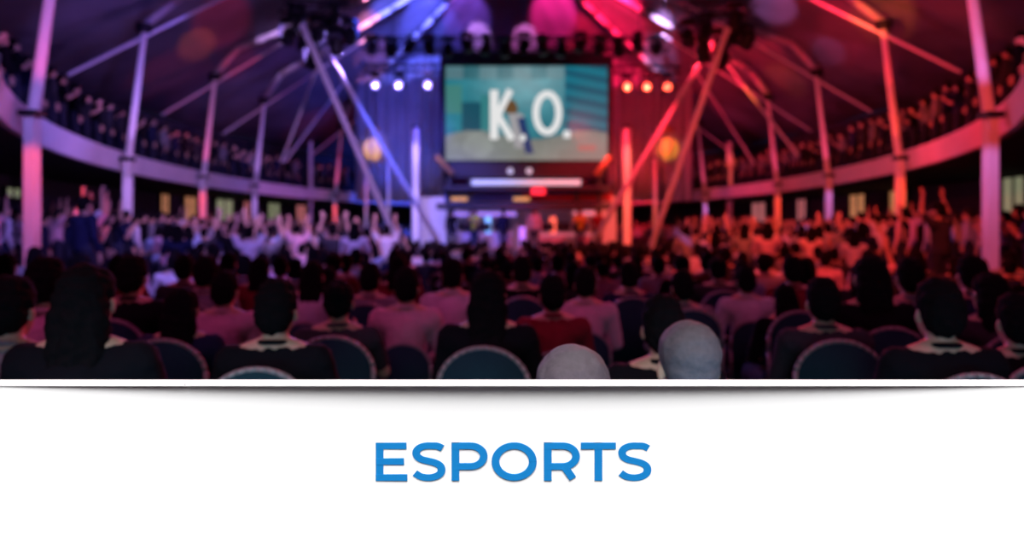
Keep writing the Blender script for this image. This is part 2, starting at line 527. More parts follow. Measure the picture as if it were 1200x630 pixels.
def moving_head(loc, lens, label, group, tilt=0.3, s=1.0, z=0.0):
    root = empty('stage_lamp', loc, z)
    bm = bmesh.new(); box(bm, -.17 * s, .17 * s, -.12 * s, .12 * s, -.10 * s, 0); build('base', bm, M['steel'], root)
    bm = bmesh.new()
    for sx in (-1, 1): box(bm, sx * .19 * s - .02, sx * .19 * s + .02, -.06 * s, .06 * s, -.44 * s, -.06 * s)
    box(bm, -.19 * s, .19 * s, -.06 * s, .06 * s, -.12 * s, -.08 * s)
    build('yoke', bm, M['steel'], root)
    mt = Matrix.Translation((0, 0, -.40 * s)) @ Matrix.Rotation(PI + tilt, 4, 'X')
    bm = bmesh.new(); bar(bm, (0, 0, -.22 * s), (0, 0, -.12 * s), .09 * s, .15 * s, 14); bar(bm, (0, 0, -.12 * s), (0, 0, .2 * s), .15 * s, .16 * s, 14)
    for v in bm.verts: v.co = mt @ v.co
    hd = build('lamp_head', bm, M['steel'], root)
    bm = bmesh.new(); ball(bm, (0, 0, .2 * s), .14 * s, .14 * s, .04 * s)
    for v in bm.verts: v.co = mt @ v.co
    build('lens', bm, lens, hd, smooth=True)
    tag(root, label, 'lamp', group)
    return root


for i, px in enumerate((441, 468, 502)):
    p = P(px, 83, 31)
    moving_head((p.x, p.y, p.z - .15), M['lens_blue'], 'bright violet-white stage lamp, %s from the left on the left stage truss' % ordn[i], 'violet stage lamps', R(-78), 1.25)
    spot((p.x, p.y - .3, p.z - .7), (p.x * 1.0, 34, p.z - 1.2), (.30, .20, 1.0), 900, 75, .9, .1)  # added spot on the drape, stands in for the lamp's haze halo
for i, px in enumerate((734, 757, 781)):
    p = P(px, 85, 31)
    moving_head((p.x, p.y, p.z - .15), M['lens_red'], 'bright orange-red stage lamp, %s from the left on the right stage truss' % ordn[i], 'red stage lamps', R(-78), 1.25)
    spot((p.x, p.y - .3, p.z - .7), (p.x * 1.0, 34, p.z - 1.2), (1.0, .05, .03), 800, 75, .9, .1)  # added spot, its pool on the drape imitates a red haze halo
for side, pts in (('left', ((338, 22), (356, 30), (374, 20), (394, 34), (410, 22), (366, 50), (348, 6), (392, 4))),
                  ('right', ((806, 24), (826, 16), (842, 34), (860, 22), (876, 28), (846, 52), (824, 44), (862, 4)))):
    for i, (px, py) in enumerate(sorted(pts)):
        p = P(px, py, 22 + .25 * (i % 3))
        moving_head(p, M['screen_frame'], 'unlit black lamp, %s from the left in the %s ceiling cluster' % (ordn[i], side), 'dark lamps in the %s ceiling cluster' % side, R(-30 + 20 * (i % 4)), 1.35, i)
for i in range(16):
    px = 436 + i * 22.2
    p = P(px, 44 + 3 * math.sin(i * 2.1), 28)
    moving_head((p.x, p.y, p.z + .1), M['screen_frame'], 'unlit black lamp, %s from the left along the long truss' % ordn[i], 'dark lamps along the long truss', R(-20 + 25 * (i % 3)), 1.3, i * .8)

# ------------------------------------------------------------------ drapes beside the screen


def drape(x0, x1, z0, z1, y, label, amp=.12, pl=.5):
    bm = bmesh.new(); n = int((x1 - x0) / .08); cols_ = []
    for i in range(n + 1):
        x = x0 + (x1 - x0) * i / n
        yy = y + amp * math.sin(x / pl * 2 * PI) + .03 * math.sin(x * 17)
        cols_.append([bm.verts.new((x, yy, z0)), bm.verts.new((x, yy + .02, (z0 + z1) / 2)), bm.verts.new((x, y + (yy - y) * .6, z1))])
    for i in range(n):
        for k in range(2): bm.faces.new((cols_[i][k], cols_[i + 1][k], cols_[i + 1][k + 1], cols_[i][k + 1]))
    bmesh.ops.solidify(bm, geom=bm.faces[:], thickness=.015)
    o = build('drape', bm, M['drape'], smooth=True)
    tag(o, label, 'curtain')


drape(P(416, 0, 34).x, P(520, 0, 34).x, P(0, 236, 34).z, P(0, 66, 34).z, 34, 'tall pleated drape lit blue, left of the screen')
drape(P(712, 0, 34).x, P(812, 0, 34).x, P(0, 236, 34).z, P(0, 66, 34).z, 34, 'tall pleated drape lit red, right of the screen')

# ------------------------------------------------------------------ the big screen
SD = 30.0
sa = P(522, 77, SD); sb = P(712, 188, SD)
scr = empty('video_screen', (0, 0, 0))
tag(scr, 'big video screen above the stage showing a teal game scene and K.O.', 'screen')
scr.location = ((sa.x + sb.x) / 2, SD, sb.z)
cx0, cz0 = scr.location.x, scr.location.z
W_, H_ = sb.x - sa.x, sa.z - sb.z
bm = bmesh.new()
for (a, b, c, d) in ((-W_ / 2 - .22, -W_ / 2, -.1, H_ + .55), (W_ / 2, W_ / 2 + .22, -.1, H_ + .55), (-W_ / 2, W_ / 2, H_, H_ + .55), (-W_ / 2, W_ / 2, -.1, 0)):
    box(bm, a, b, -.08, .3, c, d)
box(bm, -W_ / 2, W_ / 2, .1, .3, 0, H_)
build('frame', bm, M['screen_frame'], scr)


def screen_rgb(u, v):
    # u left-right, v bottom-top: a plain arena scene, teal buildings over a pale pavement
    n = noise.noise(Vector((u * 9, v * 7, 0))) * .5 + noise.noise(Vector((u * 22, v * 17, 3))) * .3
    if v > .27 + .05 * math.sin(u * 9):
        c = [.02 + .03 * n, .30 + .16 * n, .38 + .18 * n]
        s = math.exp(-((u - .5) / .25) ** 2 - ((v - .85) / .3) ** 2)
        c = [c[0] + .28 * s, c[1] + .30 * s, c[2] + .30 * s]
        if v > .86: c = [x * .65 + (.12 if math.sin(u * 30) > 0 else .02) for x in c]
        if .10 < u < .22 and v < .62: c = [.01, .12, .18]
        if u > .74:
            st = math.sin((v + .35 * u) * 46)
            c = [.01, .20 + .08 * st, .30 + .09 * st]
        if .22 < u < .27 and v < .7: c = [.05, .32, .34]
        if u < .10 and .5 < v < .8: c = [.08, .34, .30]
    else:
        k = .9 + .25 * n
        c = [.36 * k, .40 * k, .36 * k]
        if v < .12 and u > .7: c = [.30, .34, .30]
        if .82 < u < .93 and .10 < v < .16: c = [.55, .25, .22]
    # a plain figure standing in front of the word
    if ((u - .405) / .04) ** 2 + ((v - .56) / .085) ** 2 < 1: c = [.22, .11, .04]
    if abs(u - .43 - (.5 - v) * .12) < .045 and .14 < v < .50: c = [.55, .53, .56]
    if abs(u - .475 - (.4 - v) * .14) < .025 and .08 < v < .46: c = [.02, .06, .22]
    if ((u - .20) / .09) ** 2 + ((v - .16) / .13) ** 2 < 1: c = [min(1, x * 1.25) for x in c]
    return [max(0.0, min(1, x)) for x in c]


bm = bmesh.new(); cl = bm.loops.layers.color.new('Col'); GX, GY = 110, 66
gv = [[bm.verts.new((-W_ / 2 + W_ * i / GX, .08, H_ * j / GY)) for j in range(GY + 1)] for i in range(GX + 1)]
for i in range(GX):
    for j in range(GY):
        f = bm.faces.new((gv[i][j], gv[i + 1][j], gv[i + 1][j + 1], gv[i][j + 1]))
        c = screen_rgb((i + .5) / GX, (j + .5) / GY)
        for l in f.loops: l[cl] = (*[x ** (1 / 2.2) for x in c], 1)
ms = bpy.data.materials.new('screen_picture'); ms.use_nodes = True
b_ = ms.node_tree.nodes['Principled BSDF']; at = ms.node_tree.nodes.new('ShaderNodeAttribute'); at.attribute_name = 'Col'
b_.inputs['Base Color'].default_value = (0, 0, 0, 1); b_.inputs['Roughness'].default_value = .4
ms.node_tree.links.new(at.outputs['Color'], b_.inputs['Emission Color']); b_.inputs['Emission Strength'].default_value = 0.62
build('picture', bm, ms, scr)
mk = mat('screen_white', (0, 0, 0), .5, emit=(.86, .86, .86), es=.9)


def SX(px): return (px - 600) / FPX * SD - cx0
def SZ(py): return EYE + (HOR - py) / FPX * SD - cz0


def sstroke(bm, pts, w):
    ribbon(bm, [(SX(a), SZ(b)) for a, b in pts], w, w, .02, .075)


w5 = .165
bm = bmesh.new(); sstroke(bm, [(579, 105), (579, 163)], w5 * 1.1); sstroke(bm, [(598, 105), (583, 135)], w5 * .9); sstroke(bm, [(583, 134), (600, 163)], w5 * .9)
build('letter_k', bm, mk, scr)
bm = bmesh.new(); sstroke(bm, [(609.5, 161), (616, 161)], .13); build('full_stop', bm, mk, scr)
bm = bmesh.new(); sstroke(bm, arc(641.5, 132, 13.5, 22.5, 0, 360, 36), w5 * .9); build('letter_o', bm, mk, scr)
bm = bmesh.new(); sstroke(bm, [(660.5, 157), (668.5, 157)], .16); build('full_stop', bm, mk, scr)

# gallery below the screen: dark panel with two lamps, pale light strip, lower beam
gal = empty('stage_gallery', (P(612, 0, 30).x, 30, 1.0))
tag(gal, 'dark stage gallery under the big screen with pale light strips', 'stage set')


def gp(px, py, d=30): v = P(px, py, d) - Vector(gal.location); return v


def gbox(name, x0, y0, x1, y1, m, d0=-.25, d1=.25, par=None):
    a = gp(x0, y1); b = gp(x1, y0)
    bm = bmesh.new(); box(bm, a.x, b.x, d0, d1, a.z, b.z)
    bmesh.ops.bevel(bm, geom=bm.edges[:], offset=.02, segments=1, affect='EDGES')
    return build(name, bm, m, par or gal)


gbox('upper_panel', 528, 191, 708, 208, M['stage'])
gbox('light_strip', 553, 211, 680, 217, M['led_white'], -.3, 0)
gbox('upper_deck', 520, 218, 715, 224, M['stage'], -.6, .5)
gbox('back_panel', 520, 226, 612, 236, mat('navy_panel', (.05, .08, .3), .6), .2, .3)
gbox('back_panel', 613, 226, 718, 236, mat('crimson_panel', (.4, .03, .05), .6), .2, .3)
gbox('lower_beam', 512, 238, 716, 246, M['stage'], -.4, .3)
gbox('beam_strip', 530, 248, 605, 253, M['led_lilac'], -.1, .2)
gbox('beam_strip', 672, 247, 697, 252, M['led_pink'], -.1, .2)
for px in (526, 551, 676, 702): gbox('post', px - 2.5, 208, px + 2.5, 292, M['stage'], -.1, .1)
for px in (598, 620):
    a = gp(px, 201); bm = bmesh.new(); bar(bm, a + Vector((0, -.25, 0)), a + Vector((0, -.36, 0)), .13, .13, 14); build('round_lamp', bm, M['led_white'], gal)
for px in (538, 611):
    a = gp(px, 233); bm = bmesh.new(); bar(bm, a + Vector((-.35, .1, 0)), a + Vector((.35, .1, 0)), .08, .08, 10); build('warm_lamp', bm, M['glow_warm'], gal)
a = gp(630, 225); bm = bmesh.new(); box(bm, a.x - .3, a.x + .3, -.75, -.62, a.z - .15, a.z + .15)
build('red_lamp', bm, mat('lamp_red', (1, .1, .1), .4, emit=(1, .03, .06), es=1.0), gal)
for s_, (a, b) in ((-1, ((512, 184), (531, 205))), (1, ((714, 184), (697, 206)))):
    bm = bmesh.new(); bar(bm, gp(*a) + Vector((0, -.3, 0)), gp(*b) + Vector((0, -.3, 0)), .14, .14, 8); build('bracket', bm, M['brass'], gal)

# stage floor
bm = bmesh.new(); box(bm, -7.5, 8.5, 26.5, 35.5, 0, .75); bmesh.ops.bevel(bm, geom=bm.edges[:], offset=.03, segments=1, affect='EDGES')
st = build('stage_platform', bm, M['stage']); tag(st, 'low black stage platform at the far end of the hall', 'stage')
bm = bmesh.new(); box(bm, -4.2, 4.6, 32.0, 32.15, .75, 2.4)
# low back wall of the stage, two halves
bm.free()
for nm, x0, x1, lab in (('stage_backdrop', -4.4, .4, 'low pale back panel of the stage on the blue side'), ('stage_backdrop', .45, 4.9, 'low pale back panel of the stage on the red side')):
    bm = bmesh.new(); box(bm, x0, x1, 32.0, 32.15, .75, 3.2); box(bm, x0, x1, 31.9, 32.2, .75, .9)
    o = build(nm, bm, M['pale']); tag(o, lab, 'panel')

# tall light posts on the stage
for (px, y0, y1, d, m, r, lab, cat) in (
        (487, 150, 292, 30, M['column'], .16, 'tall pale post lit lilac at the left side of the stage', 'post'),
        (735, 150, 292, 30, M['column'], .18, 'tall pale post lit orange at the right side of the stage', 'post'),
        (429, 196, 284, 33, M['column'], .07, 'slim post under the blue drape', 'post'),
        (455, 182, 284, 33, M['column'], .07, 'slim post below the warm round lantern', 'post'),
        (768, 186, 284, 33, M['column'], .10, 'slim post below the amber round lantern', 'post'),
        (855, 166, 276, 36, M['column'], .16, 'short pale post lit red beside the right balcony', 'post'),
        (364, 166, 272, 36, M['column'], .10, 'slim dim post beside the left balcony', 'post')):
    a = P(px, y0, d); b = P(px, y1, d)
    root = empty('stage_post', (a.x, d, .75 if d < 35 else 0))
    h = a.z - root.location.z
    bm = bmesh.new(); bar(bm, (0, 0, 0), (0, 0, h), r, r, 12); build('shaft', bm, m, root)
    bm = bmesh.new(); bar(bm, (0, 0, 0), (0, 0, .06), r * 2, r * 2, 14); build('foot', bm, M['steel'], root)
    bm = bmesh.new(); bar(bm, (0, 0, h), (0, 0, h + .12), r * 1.3, r * .9, 12); build('cap', bm, M['steel'], root)
    tag(root, lab, cat)
spot(P(487, 120, 27) , P(487, 210, 30), (.6, .4, 1.0), 900, 45)
spot(P(487, 262, 26.5), P(487, 262, 30), (.6, .4, 1.0), 350, 60)
spot(P(735, 120, 27), P(735, 215, 30), (1.0, .16, .10), 1000, 45)
spot(P(735, 262, 26.5), P(735, 262, 30), (1.0, .13, .05), 350, 60)
spot(P(855, 150, 33), P(855, 215, 36), (1.0, .1, .08), 400, 50)

for (px, y0, y1, m, lab) in ((572, 254, 290, M['led_cyan'], 'upright cyan light bar on the stage floor'), (648, 254, 287, M['led_orange'], 'upright orange light bar on the stage floor'),
                             (612, 266, 294, M['led_lilac'], 'upright lilac light bar in the middle of the stage')):
    a = P(px, y0, 29.5); z0 = .75
    root = empty('light_bar', (a.x, 29.5, z0)); h = a.z - z0
    bm = bmesh.new(); box(bm, -.13, .13, -.10, .10, .08, h); bmesh.ops.bevel(bm, geom=bm.edges[:], offset=.02, segments=2, affect='EDGES'); build('tube', bm, m, root)
    bm = bmesh.new(); box(bm, -.25, .25, -.2, .2, 0, .08); build('foot', bm, M['steel'], root)
    tag(root, lab, 'light')

# round lanterns hanging on the two sides
for px, py, m, lab in ((438, 173, M['glow_warm'], 'warm round caged lantern hanging in front of the blue drape'), (783, 173, M['glow_amber'], 'dim amber round caged lantern hanging in front of the red drape')):
    p = P(px, py, 27)
    root = empty('caged_lantern', p)
    bm = bmesh.new(); ball(bm, (0, 0, -.05), .42, .42, .45, 16, 10); build('glass', bm, m, root, True)
    bm = bmesh.new()
    for k in range(8):
        pts = [Vector((.60 * math.sin(q) * math.cos(k * PI / 4), .60 * math.sin(q) * math.sin(k * PI / 4), .68 * math.cos(q))) for q in [i * PI / 10 for i in range(11)]]
        tube(bm, pts, .035, 5)
    build('cage', bm, M['rib'], root)
    bm = bmesh.new(); bar(bm, (0, 0, .6), (0, 0, .85), .30, .16, 14); build('cap', bm, M['brass'], root)
    bm = bmesh.new(); bar(bm, (0, 0, .85), (0, 0, 3.2), .02, .02, 6); build('cable', bm, M['steel'], root)
    tag(root, lab, 'lantern')

# gaming desks on the stage
for px0, px1, lm, lab in ((533, 600, M['led_lilac'], 'players desk with lilac edge light on the blue side of the stage'), (628, 692, M['led_pink'], 'players desk with pink edge light on the red side of the stage')):
    a = P(px0, 0, 28.6); b = P(px1, 0, 28.6)
    wd = b.x - a.x
    root = empty('gaming_desk', ((a.x + b.x) / 2, 28.6, .75))
    bm = bmesh.new(); box(bm, -wd / 2, wd / 2, -.35, .35, .70, .75); build('desktop', bm, M['stage'], root)
    bm = bmesh.new(); box(bm, -wd / 2 + .05, wd / 2 - .05, -.30, -.26, .05, .70); build('front_panel', bm, M['pale'], root)
    bm = bmesh.new(); box(bm, -wd / 2, wd / 2, -.37, -.352, .69, .74); build('edge_light', bm, lm, root)
    for sx in (-1, 1):
        bm = bmesh.new(); box(bm, sx * (wd / 2 - .06) - .03, sx * (wd / 2 - .06) + .03, -.25, .3, 0, .70); build('leg', bm, M['steel'], root)
    tag(root, lab, 'desk')
    for k in range(3):
        m_ = empty('monitor', (root.location.x + (-1 + k) * wd * .3, 28.65, 1.50))
        bm = bmesh.new(); box(bm, -.30, .30, -.02, .02, .10, .46); bmesh.ops.bevel(bm, geom=bm.edges[:], offset=.008, segments=2, affect='EDGES'); build('housing', bm, M['steel'], m_)
        bm = bmesh.new(); box(bm, -.28, .28, .021, .024, .12, .44); build('display', bm, M['led_white'], m_)
        bm = bmesh.new(); bar(bm, (0, 0, 0), (0, 0, .2), .02, .02, 8); box(bm, -.12, .12, -.08, .08, 0, .015); build('stand', bm, M['steel'], m_)
        tag(m_, 'black monitor, %s from the left on the %s desk' % (ordn[k], 'lilac-edged' if px0 < 600 else 'pink-edged'), 'monitor', 'monitors on the stage desks')

# pale blue flag held up in the right of the crowd
fl = empty('hand_flag', (P(798, 0, 12).x, 12, 1.1))
bm = bmesh.new(); bar(bm, (.06, 0, 0), (-.06, 0, .45), .012, .012, 6); build('stick', bm, M['steel'], fl)
bm = bmesh.new(); gg = []
for i in range(9):
    u = i / 8
    gg.append([bm.verts.new((-.09 + .28 * u, .03 * math.sin(u * 7), .50 - .26 * u + dz - .02 * math.sin(u * 5))) for dz in (.05, -.09)])
for i in range(8): bm.faces.new((gg[i][0], gg[i + 1][0], gg[i + 1][1], gg[i][1]))
bmesh.ops.solidify(bm, geom=bm.faces[:], thickness=.004)
build('flag_cloth', bm, M['cyan_cloth'], fl); tag(fl, 'pale blue flag held up in the crowd right of the stage', 'flag')

# lit bar windows under the balcony
wins = [(192, 222, 16, 24, 'win_warm'), (222, 240, 22, 30, 'win_warm'), (262, 246, 34, 30, 'win_green'), (288, 248, 12, 26, 'win_pink'), (320, 246, 22, 28, 'win_green'),
        (352, 244, 18, 26, 'win_pink'), (890, 246, 26, 22, 'win_pink'), (940, 244, 18, 24, 'win_pink'), (1006, 236, 30, 26, 'win_warm'), (1054, 232, 34, 40, 'win_warm'), (1190, 205, 40, 42, 'win_green'), (14, 178, 26, 10, 'win_green')]
for i, (px, py, wpx, hpx, mk_) in enumerate(wins):
    t = ang_for_px(px, OA - .1, OB - .1); p = ell(OA - .1, OB - .1, t); d = p.y
    zc = max(1.1, min(2.75, EYE + (HOR - py) / FPX * d))
    ww = wpx / FPX * d; hh = min(1.6, hpx / FPX * d)
    zc = min(zc, 3.2 - hh / 2)
    # tangent of the wall
    tg = (ell(OA, OB, t + .01) - ell(OA, OB, t - .01)).normalized()
    ww = min(1.5, ww)
    root = empty('window_%d' % (i + 1), (p.x, p.y, zc), math.atan2(tg.y, tg.x)); root['kind'] = 'structure'
    bm = bmesh.new()
    for a, b, c, dd in ((-ww / 2 - .08, -ww / 2, -hh / 2 - .08, hh / 2 + .08), (ww / 2, ww / 2 + .08, -hh / 2 - .08, hh / 2 + .08), (-ww / 2, ww / 2, hh / 2, hh / 2 + .08), (-ww / 2, ww / 2, -hh / 2 - .08, -hh / 2)):
        box(bm, a, b, -.06, .08, c, dd)
    box(bm, -.03, .03, -.05, .06, -hh / 2, hh / 2)
    build('window_frame', bm, M['steel'], root)
    bm = bmesh.new(); box(bm, -ww / 2, ww / 2, -.01, .01, -hh / 2, hh / 2); build('window_pane', bm, M[mk_], root)

# ------------------------------------------------------------------ light pools on the roof canvas


def roof_hit(px, py):
    d = 6.0
    while d < 60:
        p = P(px, py, d)
        if p.z > roof_z(p.x, p.y) or d > 52: return p
        d += .1
    return p


pools = [(315, 5, LILAC, 2600, 12), (432, 35, (1, .3, .6), 3200, 13), (470, 8, (.14, .16, 1), 5200, 30), (500, 24, (.10, .12, 1), 3000, 28), (560, 42, (.7, .3, 1.0), 3000, 14), (615, 44, (.9, .2, .7), 2600, 14),
         (650, 10, MAGENTA, 4200, 22), (720, 18, (1, .01, .08), 6500, 32), (775, 38, (.7, .4, 1.0), 4200, 13), (905, 6, (1, .3, .9), 2600, 11),
         (234, 52, ORANGE, 1500, 9), (262, 22, RED, 1200, 14), (275, 74, RED, 500, 12), (1035, 14, ORANGE, 2200, 12), (1005, 34, RED, 1600, 18), (968, 60, LILAC, 500, 8), (915, 95, ORANGE, 900, 12),
         (870, 60, RED, 2600, 26), (960, 20, RED, 1500, 22), (1090, 50, RED, 700, 26), (545, 14, (.3, .1, .9), 2200, 22), (400, 60, VIOLET, 900, 24), (130, 60, (.2, .15, 1), 350, 40)]
for pi_, (px, py, c_, pw, an) in enumerate(pools):
    pw *= 2.6 if pi_ < 9 or pi_ == 20 else 1.5
    h = roof_hit(px, py)
    src = Vector((h.x * .55, h.y - 7.0, max(5.5, h.z - 5.0)))
    if pi_ < 9 or pi_ == 20: src = Vector((h.x * .8, h.y - 5.5, max(src.z, min(10.2, h.z))))
    spot(src, h, c_, pw, an, .5, .1)

# ------------------------------------------------------------------ people


def evaluated(o, name):
    dg = bpy.context.evaluated_depsgraph_get()
    me = bpy.data.meshes.new_from_object(o.evaluated_get(dg)); me.name = name
    bpy.data.objects.remove(o)
    return me


def fuse(bm, voxel, name, smooth=2, disp=0.0):
    me = bpy.data.meshes.new('raw'); bmesh.ops.recalc_face_normals(bm, faces=bm.faces[:]); bm.to_mesh(me); bm.free()
    o = bpy.data.objects.new('raw', me); COL.objects.link(o)
    r = o.modifiers.new('r', 'REMESH'); r.mode = 'VOXEL'; r.voxel_size = voxel; r.use_smooth_shade = True
    s = o.modifiers.new('s', 'SMOOTH'); s.iterations = smooth; s.factor = .5
    bpy.context.view_layer.update()
    m2 = evaluated(o, name)
    if disp:
        for v in m2.vertices:
            v.co += v.normal * disp * noise.noise(v.co * 38)
    m2.polygons.foreach_set('use_smooth', [True] * len(m2.polygons))
    return m2


def pose_joints(pose):
    J = {}
    if pose.startswith('seat'):
        J.update(pel=(0, 0, .55), wai=(0, -.01, .70), che=(0, 0, .90), nk=(0, .005, 1.06), hd=(0, .035, 1.20))
        for s, k in ((-1, 'l'), (1, 'r')):
            J.update({'hip' + k: (s * .095, .02, .535), 'kn' + k: (s * .13, .46, .53), 'an' + k: (s * .12, .44, .10), 'to' + k: (s * .14, .60, .045),
                      'sh' + k: (s * .185, -.005, 1.0)})
            if pose == 'seat_lap' or (pose == 'seat_wave' and s < 0):
                J.update({'el' + k: (s * .245, .06, .74), 'wr' + k: (s * .15, .28, .665)}); J['hd' + k] = Vector((-s * .15, 1, -.1)).normalized(); J['pn' + k] = Vector((0, 0, -1))
            elif pose == 'seat_clap':
                J.update({'el' + k: (s * .25, .12, .78), 'wr' + k: (s * .07, .34, .92)}); J['hd' + k] = Vector((-s * .12, .6, .8)).normalized(); J['pn' + k] = Vector((-s, 0, 0))
            else:
                J.update({'el' + k: (s * .33, .10, 1.10), 'wr' + k: (s * .26, .16, 1.36)}); J['hd' + k] = Vector((-s * .1, .1, 1)).normalized(); J['pn' + k] = Vector((0, 1, 0))
    else:
        J.update(pel=(0, 0, .95), wai=(0, -.01, 1.10), che=(0, 0, 1.31), nk=(0, .005, 1.47), hd=(0, .03, 1.61))
        for s, k in ((-1, 'l'), (1, 'r')):
            J.update({'hip' + k: (s * .09, 0, .93), 'kn' + k: (s * .11, .02, .50), 'an' + k: (s * .12, -.02, .09), 'to' + k: (s * .15, .14, .04), 'sh' + k: (s * .185, -.005, 1.41)})
            if pose == 'stand_cheer':
                J.update({'el' + k: (s * .30, .10, 1.60), 'wr' + k: (s * .22, .14, 1.84)}); J['hd' + k] = Vector((s * .1, .05, 1)).normalized(); J['pn' + k] = Vector((0, 1, 0))
            elif pose == 'stand_clap':
                J.update({'el' + k: (s * .26, .10, 1.16), 'wr' + k: (s * .06, .32, 1.30)}); J['hd' + k] = Vector((-s * .1, .6, .8)).normalized(); J['pn' + k] = Vector((-s, 0, 0))
            else:
                J.update({'el' + k: (s * .25, -.02, 1.12), 'wr' + k: (s * .26, .06, .88)}); J['hd' + k] = Vector((0, .12, -1)).normalized(); J['pn' + k] = Vector((-s, 0, 0))
    return {k: Vector(v) for k, v in J.items()}


def hand(bm, w, d, n, s):
    """palm and five fingers from wrist w along d, palm facing n"""
    side = d.cross(n).normalized()
    c = w + d * .05
    rot = Matrix((side, d, n)).transposed().to_4x4()
    ball(bm, c, .040, .052, .016, rot=rot)
    thumb_side = side if (side.dot(Vector((-s, 0, 0))) > 0 or abs(side.x) < .3 and side.dot(Vector((0, 0, 1))) > 0) else -side
    for i, L in enumerate((.070, .080, .074, .058)):
        off = thumb_side * (.028 - .019 * i)
        a = w + d * .092 + off
        sp = (d + off * 2.6).normalized()
        b = a + sp * L * .45; e = b + (sp + n * .30).normalized() * L * .32; f = e + (sp + n * .65).normalized() * L * .25
        capsule(bm, a, .0095, b, .009); capsule(bm, b, .009, e, .0085); capsule(bm, e, .0085, f, .0075)
    a = w + d * .028 + thumb_side * .026; b = a + (thumb_side * .8 + d * .75).normalized() * .042; e = b + (thumb_side * .35 + d + n * .2).normalized() * .032
    capsule(bm, a, .013, b, .0105); capsule(bm, b, .0105, e, .009)


def head_shape(bm, h):
    ball(bm, h + Vector((0, -.012, .028)), .076, .096, .092, 20, 14)      # skull
    ball(bm, h + Vector((0, .030, -.030)), .060, .062, .085, 16, 12)       # face
    ball(bm, h + Vector((0, .055, -.092)), .030, .028, .024)               # chin
    bar(bm, h + Vector((0, .082, .012)), h + Vector((0, .108, -.028)), .008, .014, 8)   # nose
    ball(bm, h + Vector((0, .102, -.030)), .016, .013, .011)
    for s in (-1, 1):
        ball(bm, h + Vector((s * .082, -.008, -.012)), .010, .020, .032, rot=Matrix.Rotation(-s * .35, 4, 'Z'))
        ball(bm, h + Vector((s * .028, .083, .022)), .020, .012, .007)     # brow
    ball(bm, h + Vector((0, .090, -.058)), .024, .010, .010)               # lips


